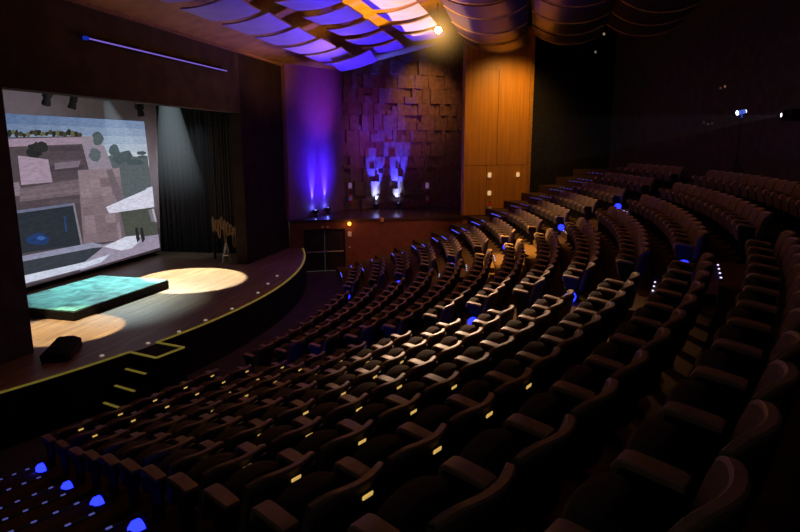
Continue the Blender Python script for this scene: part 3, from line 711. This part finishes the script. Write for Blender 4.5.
# the remaining, most distant seats: one object
if rest:
    vs, fs, mi = [], [], []; mats = [m_fabric, m_shell, m_arm, m_fabric2, m_arm, m_std, m_plate_unlit]
    for s in rest:
        M = seat_matrix(s)
        names = PARTS + (['armrest2', 'standard2'] if s['i'] == s['n'] - 1 else [])
        for nm in names:
            me = SM[nm]; n = len(vs); vs += [M @ v.co for v in me.vertices]; fs += [[n + i for i in p_.vertices] for p_ in me.polygons]
            ii = {'armrest2': 4, 'standard2': 5}.get(nm, PARTS.index(nm) if nm in PARTS else 0); mi += [ii] * len(me.polygons)
    me = bpy.data.meshes.new('distant_seats'); me.from_pydata(vs, [], fs)
    for m in mats: me.materials.append(m)
    me.polygons.foreach_set('material_index', mi)
    o = link('distant_theatre_seats', me); tag(o, 'dim rows of distant theatre seats at the far end of the hall', 'seats', None, 'stuff')

# ------------------------------------------------------------------ aisle lights and step strips
def aisle_light(k, th, face, label, pw=1.1):
    p = P(RK(k) - .1, th, ZF(k) + (.27 if th > -110 else .13))
    t = thing('aisle_light', label, 'aisle light', frame(p, face), 'blue aisle lights on the row ends')
    b_ = MB(); b_.box((-.09, -.05, -.11), (.09, 0, .11), None, .02); ho = b_.build('housing', m_std, t)
    b_ = MB(); b_.lathe([(.1, 0), (.1, .06), (.07, .10), (.005, .12)], 14, Matrix.Rotation(rad(-90), 4, 'X')); b_.build('lens', m_led_blue, ho, True)
    light('aisle_glow', 'POINT', p + Vector(face).normalized() * .16, pw, (.01, .02, 1), size=.05)
for nm, th, sgn, ks, who in (('A', -100.62, -1, (0, 2, 4, 6, 8), 'near centre aisle'), ('B', -80.95, -1, (-2, 0, 2, 4, 6, 8), 'far centre aisle'), ('D', -116.2, -1, (-2, 0, 2, 4), 'aisle below the camera')):
    for k in ks:
        if nm == 'D': th = T0(k) - .32
        tg = Vector((-math.sin(rad(th)), math.cos(rad(th)), 0)) * sgn
        aisle_light(k, th + sgn * .05, tg, f'round blue aisle light, {ORD[k - K0 + 1]} row from the stage, {who}')
m_nose = mat('black step nosing', (.02, .02, .022), .5)
def strip(R, t0, t1, z, label, m_d, nled=4, full=False):
    tm = (t0 + t1) / 2; p = P(R, tm, z); f = Vector((CX, CY, 0)) - Vector((p.x, p.y, 0)); w = rad(t1 - t0) * R * .86
    t = thing('step_light_strip', label, 'step light', frame(p, f), 'lit step nosings in the aisles')
    b_ = MB(); b_.box((-w / 2, -.03, 0), (w / 2, .03, .012), None, .003); no = b_.build('nosing', m_nose, t)
    if full:
        b_ = MB(); b_.box((-w / 2 + .03, -.012, .012), (w / 2 - .03, .012, .02)); b_.build('light_line', m_d, no)
    else:
        for i in range(nled):
            x = -w / 2 + w * (i + .5) / nled; b_ = MB(); b_.box((x - .03, -.014, .012), (x + .03, .014, .02)); b_.build('diode', m_d, no)
for nm, who in (('A', 'near centre aisle'), ('B', 'far centre aisle'), ('C', 'far wall aisle'), ('D', 'aisle below the camera')):
    for k in range(-2 if nm != 'D' else -3, K1 + 1):
        a = TH[nm] if nm != 'D' else (T0(k) - 2.75, T0(k) - .15)
        for h in (0, 1):
            R = RK(k) - (.52 if not h else .06) if h == 0 else RK(k) - .07
            z = ZF(k) if not h else (ZF(k) + ZF(k + 1)) / 2
            if nm == 'C' and h: z = ZF(k) + .29
            x, y, d = px(P(R, sum(a) / 2, z))
            if d < .3 or not (-20 < x < 820 and y < 560): continue
            if nm in 'AB' and (h == 1 and k % 2): continue
            if nm == 'D' and h: continue
            strip(R, a[0], a[1], z, f'lit step nosing, {who}, ' + ('on' if not h else 'just above') + f' the {ORD[k - K0 + 1]} tier from the stage', {'A': m_led_white, 'B': m_led_white, 'C': m_led_ice, 'D': m_led_dim}[nm], 4, nm == 'C' and k < 6)

# ------------------------------------------------------------------ rear of the hall: projector, desk lamp, indicators, painted glints
pj = ray(785.5, 115); pj = pj * (15.0 / pj.dot(FW))

pt = thing('projector', 'black projector with a small bright lens high at the rear of the hall', 'projector', frame(pj, Vector((0, 1, 0))))
b_ = MB(); b_.box((-.3, -.7, -.14), (.3, -.02, .14), None, .02); b_.build('casing', m_black, pt)
b_ = MB(); b_.lathe([(.08, -.02), (.085, .08), (.06, .09)], 14, frame(Vector(), (0, 0, 1), (0, 1, 0))); lbr = b_.build('lens_barrel', m_black, pt)
b_ = MB(); b_.lathe([(.005, .092), (.05, .094), (.005, .097)], 12, frame(Vector(), (0, 0, 1), (0, 1, 0))); b_.build('lens', emit('projector lens', (.9, .9, 1), 4), lbr)
b_ = MB(); b_.cyl((0, -.35, .14), (0, -.35, 5 ), .03); b_.build('hanging_pole', m_black, pt)
dl_p = ray(742, 112); dl_p = dl_p * (17.6 / dl_p.dot(FW))
zf_ = ZF(K1 + 1)
dl = thing('follow_spot', 'small glowing blue white spotlight on a thin tripod behind the rear seats', 'spotlight', Matrix.Translation((dl_p.x, dl_p.y, zf_)))
hz = dl_p.z - zf_
b_ = MB(); b_.cyl((0, 0, .5), (0, 0, hz - .12), .02); b_.build('pole', m_black, dl)
for i in range(3):
    a = i * 2.094; b_ = MB(); b_.cyl((.4 * math.cos(a), .4 * math.sin(a), 0), (0, 0, .75), .015); b_.build('leg', m_black, dl)
b_ = MB(); b_.tube([(-.09, .02, hz - .16), (-.09, .02, hz - .02), (-.06, .02, hz + .03)], .018); b_.build('bracket', emit('blue lit bracket', (.05, .1, .8), .5), dl)
b_ = MB(); b_.lathe([(.02, -.13), (.055, -.11), (.06, .07), (.075, .12)], 14, frame((.06, 0, hz), Vector((.3, .3, 1)), -RT)); b_.build('body', emit('blue white lamp body', (.12, .2, 1), .6), dl, True)
b_ = MB(); b_.lathe([(.004, -.14), (.045, -.137), (.004, -.134)], 14, frame((.06, 0, hz), Vector((.3, .3, 1)), -RT)); b_.build('lens', emit('blue white lens', (.6, .7, 1), 4), dl)
b_ = MB(); b_.lathe([(.004, .121), (.07, .124), (.004, .128)], 14, frame((.06, 0, hz), Vector((.3, .3, 1)), -RT)); b_.build('rear_glow', emit('blue white lens', (.6, .7, 1), 4), dl)
light('follow_spot_glow', 'POINT', dl_p + Vector((-.3, .3, .1)), 1.2, (.15, .25, 1), size=.05)
for i, (x, y, c, s) in enumerate([(720.5, 88, (.6, .2, .12), .12), (725, 86.5, (.6, .3, .2), .25), (704, 122.5, (.4, .2, .16), .06), (708, 124, (.4, .25, .2), .08), (712, 123.5, (.4, .2, .2), .06), (731, 182, (.6, .6, .6), .08), (604, 34, (.9, .6, .3), .3), (595.5, 52, (.6, .55, .4), .2)]):
    r = ray(x, y); p = r * ((22 if i < 5 else 20) / r.dot(FW))
    b_ = MB(); b_.lathe([(.015, -.04), (.035, -.02), (.035, .02), (.015, .04)], 10); o = b_.build('indicator_or_glint', emit(f'indicator or glint glow {i}', c, s), None, True); o.location = p  # reflected glints among these are painted as small glowing beads
    tag(o, ['tiny dim red indicator above the desk lamp, left of two', 'tiny red indicator above the desk lamp, right of two', 'tiny dull glint left of the desk lamp, first of three', 'tiny dull glint left of the desk lamp, middle of three', 'tiny dull glint left of the desk lamp, last of three', 'tiny grey glint above the rear seats', 'tiny painted gold glint on the dark ceiling, upper of two', 'tiny painted gold glint on the dark ceiling, lower of two'][i], 'indicator light')

# ------------------------------------------------------------------ haze in the light beams (thin glowing volumes)
def haze(name, label, loops, strength, col, apex, fall, falloff='lin', m=None):
    mb = MB(); mb.loft(loops)
    m = bpy.data.materials.new(name); m.use_nodes = True; nt = m.node_tree; nt.nodes.clear()
    o_ = nt.nodes.new('ShaderNodeOutputMaterial'); e = nt.nodes.new('ShaderNodeEmission'); nt.links.new(e.outputs[0], o_.inputs['Volume'])
    e.inputs['Color'].default_value = (*col, 1)
    tc = nt.nodes.new('ShaderNodeTexCoord'); sub = nt.nodes.new('ShaderNodeVectorMath'); sub.operation = 'DISTANCE'; sub.inputs[1].default_value = apex
    nt.links.new(tc.outputs['Object'], sub.inputs[0])
    if falloff == 'lin':
        mr = nt.nodes.new('ShaderNodeMapRange'); mr.inputs[1].default_value = fall[0]; mr.inputs[2].default_value = fall[1]; mr.inputs[3].default_value = strength; mr.inputs[4].default_value = 0; mr.interpolation_type = 'SMOOTHSTEP'
        nt.links.new(sub.outputs['Value'], mr.inputs[0]); nt.links.new(mr.outputs[0], e.inputs['Strength'])
    else:
        mt = nt.nodes.new('ShaderNodeMath'); mt.operation = 'POWER'; mt.inputs[1].default_value = -fall; nt.links.new(sub.outputs['Value'], mt.inputs[0])
        m2 = nt.nodes.new('ShaderNodeMath'); m2.operation = 'MULTIPLY'; m2.inputs[1].default_value = strength; nt.links.new(mt.outputs[0], m2.inputs[0]); nt.links.new(m2.outputs[0], e.inputs['Strength'])
    o = mb.build(name, m); tag(o, label, 'haze', None, 'stuff'); return o
def ring(c, ax, r, n=20):
    z = ax.normalized(); x = z.orthogonal().normalized(); y = z.cross(x)
    return [c + x * r * math.cos(2 * math.pi * i / n) + y * r * math.sin(2 * math.pi * i / n) for i in range(n)]
# beam 2: from above the header to the right-hand pool of light
Y2 = 13.2
pool2 = at_z(190, 278, ZS); a2 = at_y(168, 96, 13.6)
pool1 = at_z(66, 329, ZS)
d2 = pool2 - a2
haze('haze_beam', 'pale hazy light beam falling beside the right edge of the screen', [ring(a2, d2, .30), ring(a2 + d2 * .62, d2, 1.0)], .17, (.62, .78, .85), a2, (.1, d2.length * .62))
a1 = at_y(106, 101, 14.4); d1 = Vector((.35, -.08, -1))
haze('haze_beam', 'short pale hazy beam at the top middle of the screen', [ring(a1, d1, .12), ring(a1 + d1 * 2.3, d1, .75)], .22, (.55, .75, .85), a1, (.05, 2.2))
sq = [at_y(x, y, YSc - .1) for x, y in ((-27, 111.5), (143.5, 121.5), (157.5, 247.5), (-10, 296))]
apx = pj + Vector((0, .1, 0))
haze('haze_beam', 'faint thin projector beam crossing the dark hall from the rear lens', [[apx + (q - apx) * .003 for q in sq], [apx + (q - apx) * .55 for q in sq]], .011, (.5, .5, .6), apx, 1.6, 'pow')
gl = MB()
bm = bmesh.new(); bmesh.ops.create_icosphere(bm, subdivisions=3, radius=1.7); gl.bm(bm, Matrix.Translation(lp))
m = bpy.data.materials.new('lamp haze'); m.use_nodes = True; nt = m.node_tree; nt.nodes.clear()
o_ = nt.nodes.new('ShaderNodeOutputMaterial'); e = nt.nodes.new('ShaderNodeEmission'); nt.links.new(e.outputs[0], o_.inputs['Volume']); e.inputs['Color'].default_value = (1, .5, .12, 1)
tc = nt.nodes.new('ShaderNodeTexCoord'); ds = nt.nodes.new('ShaderNodeVectorMath'); ds.operation = 'DISTANCE'; ds.inputs[1].default_value = lp; nt.links.new(tc.outputs['Object'], ds.inputs[0])
mr = nt.nodes.new('ShaderNodeMapRange'); mr.inputs[1].default_value = 0; mr.inputs[2].default_value = 1.7; mr.inputs[3].default_value = 1; mr.inputs[4].default_value = 0; nt.links.new(ds.outputs['Value'], mr.inputs[0])
mt = nt.nodes.new('ShaderNodeMath'); mt.operation = 'POWER'; mt.inputs[1].default_value = 5; nt.links.new(mr.outputs[0], mt.inputs[0]); m2 = nt.nodes.new('ShaderNodeMath'); m2.operation = 'MULTIPLY'; m2.inputs[1].default_value = 1.9; nt.links.new(mt.outputs[0], m2.inputs[0]); nt.links.new(m2.outputs[0], e.inputs['Strength'])
tag(gl.build('lamp_haze', m), 'warm haze glowing around the bright ceiling spotlight', 'haze', None, 'stuff')

# ------------------------------------------------------------------ lights
warmc = (1, .60, .28); wh = (1, .84, .58)
# stage pools
light('stage_pool_right', 'SPOT', a2 + Vector((0, 0, .1)), 12500, (1, .88, .66), pool2, .06, 29, .12)
light('stage_pool_left', 'SPOT', Vector((12.9, 11.5, .7)), 3300, (1, .8, .5), pool1, .06, 30, .12)
light('platform_light', 'SPOT', a1 + Vector((0, -.3, .2)), 5200, (.7, .95, 1), g2 * .3 + g3 * .4 + g1 * .3, .1, 46, .9)
light('curtain_graze', 'SPOT', Vector((22.0, 13.0, 2.4)), 200, (.6, .78, .9), (23, 14.3, -1.5), .1, 50, .8)
# warm bridge lamp, and further warm lamps for the ceiling and the walls
light('bridge_lamp_near', 'SPOT', lp + aimv * .1, 10500, (1, .65, .40), (10.1, .5, -2.9), .1, 25, 1)
light('bridge_lamp_left', 'SPOT', lp + aimv * .1, 300, (1, .65, .42), (6.5, 3.5, -3.5), .1, 26, 1)
light('bridge_lamp_far', 'SPOT', lp + Vector((-.2, 0, -.1)), 1700, (1, .55, .22), (21.5, .2, -4), .1, 60, .8)
lv = light('ceiling_fill', 'AREA', (17.5, 5.6, 4.35), 1000, (1, .47, .07), (17.5, 5.6 - .9, 7.6), 5)  # unseen area lamp added above the panels to brighten the slab
lv.data.shape = 'RECTANGLE'; lv.data.size = 15; lv.data.size_y = 5.5; lv.data.spread = rad(150)
light('bridge_lamp_spill', 'POINT', lp + Vector((-.3, .1, -.9)), 4, (1, .5, .15), size=.2)
light('header_glow', 'SPOT', lp + Vector((-.3, .3, -1.5)), 1100, (1, .45, .12), (23.4, YP, 3.5), .2, 40, 1)
light('slab_glow', 'SPOT', W(26.8, .5, -2.9), 1900, (1, .5, .14), (18.0, 9.4, 3.8), .2, 36, 1)  # unseen lamp added at the niche edge to warm the slab
light('orange_wall_wash', 'SPOT', W(29.4, -2.6, 3.9), 640, (1, .52, .12), W(29.2, 0, .6), .2, 110, 1)
light('niche_warm', 'SPOT', W(26.4, .8, 4.4), 420, (1, .45, .16), W(26.4, ON, 2.2), .15, 62, 1)
light('aisle_warm', 'SPOT', lp + Vector((0, 0, -.2)), 12500, (1, .52, .12), (19.8, .5, -3.6), .15, 26, .9)
light('dado_warm', 'SPOT', lp + Vector((0, .2, -.2)), 1100, (1, .42, .2), W(23.5, 0, -4), .2, 34, .9)
# unseen niche lamps, added: blue wash for the ceiling, violet for the niche walls
light('niche_blue_wash', 'SPOT', W(23.0, .9, ZN + .5), 5600, (.06, .02, 1), (21.0, 5.6, 4.2), .2, 74, .9)
light('niche_violet', 'SPOT', W(22.8, 1.2, ZN + 1.0), 1000, (.07, .012, 1), W(20.6, 2.2, -1.2), .3, 84, 1)
light('niche_violet_back', 'SPOT', W(24.0, .4, .2), 420, (.3, .03, .75), W(24.2, ON, .6), .3, 84, 1)
light('niche_violet_top', 'SPOT', W(23.5, 1.0, .5), 420, (.40, .06, .7), W(20.9, 2.3, 2.0), .3, 80, 1)
light('cloth_fill_top', 'SPOT', Vector((15.5, 12.4, .4)), 75, (.8, .7, .85), (15.5, YSc, .9), .3, 150, .8)  # unseen lamp added to brighten the top of the screen cloth
light('cloth_fill_side', 'SPOT', Vector((20.4, 12.6, -.6)), 130, (.85, .72, .78), (22.4, YSc, -1), .3, 80, .9)  # unseen lamp added to brighten the cloth's right border
# very weak ambient fill, added so that the blacks stay readable
w = bpy.data.worlds.new('world'); sc.world = w; w.use_nodes = True
w.node_tree.nodes['Background'].inputs[0].default_value = (1, .96, .94, 1); w.node_tree.nodes['Background'].inputs[1].default_value = .04
sc.view_settings.view_transform = 'Standard'; sc.view_settings.look = 'None'
sc.cycles.use_denoising = True
sc.cycles.max_bounces = 4; sc.cycles.diffuse_bounces = 3; sc.cycles.volume_bounces = 0
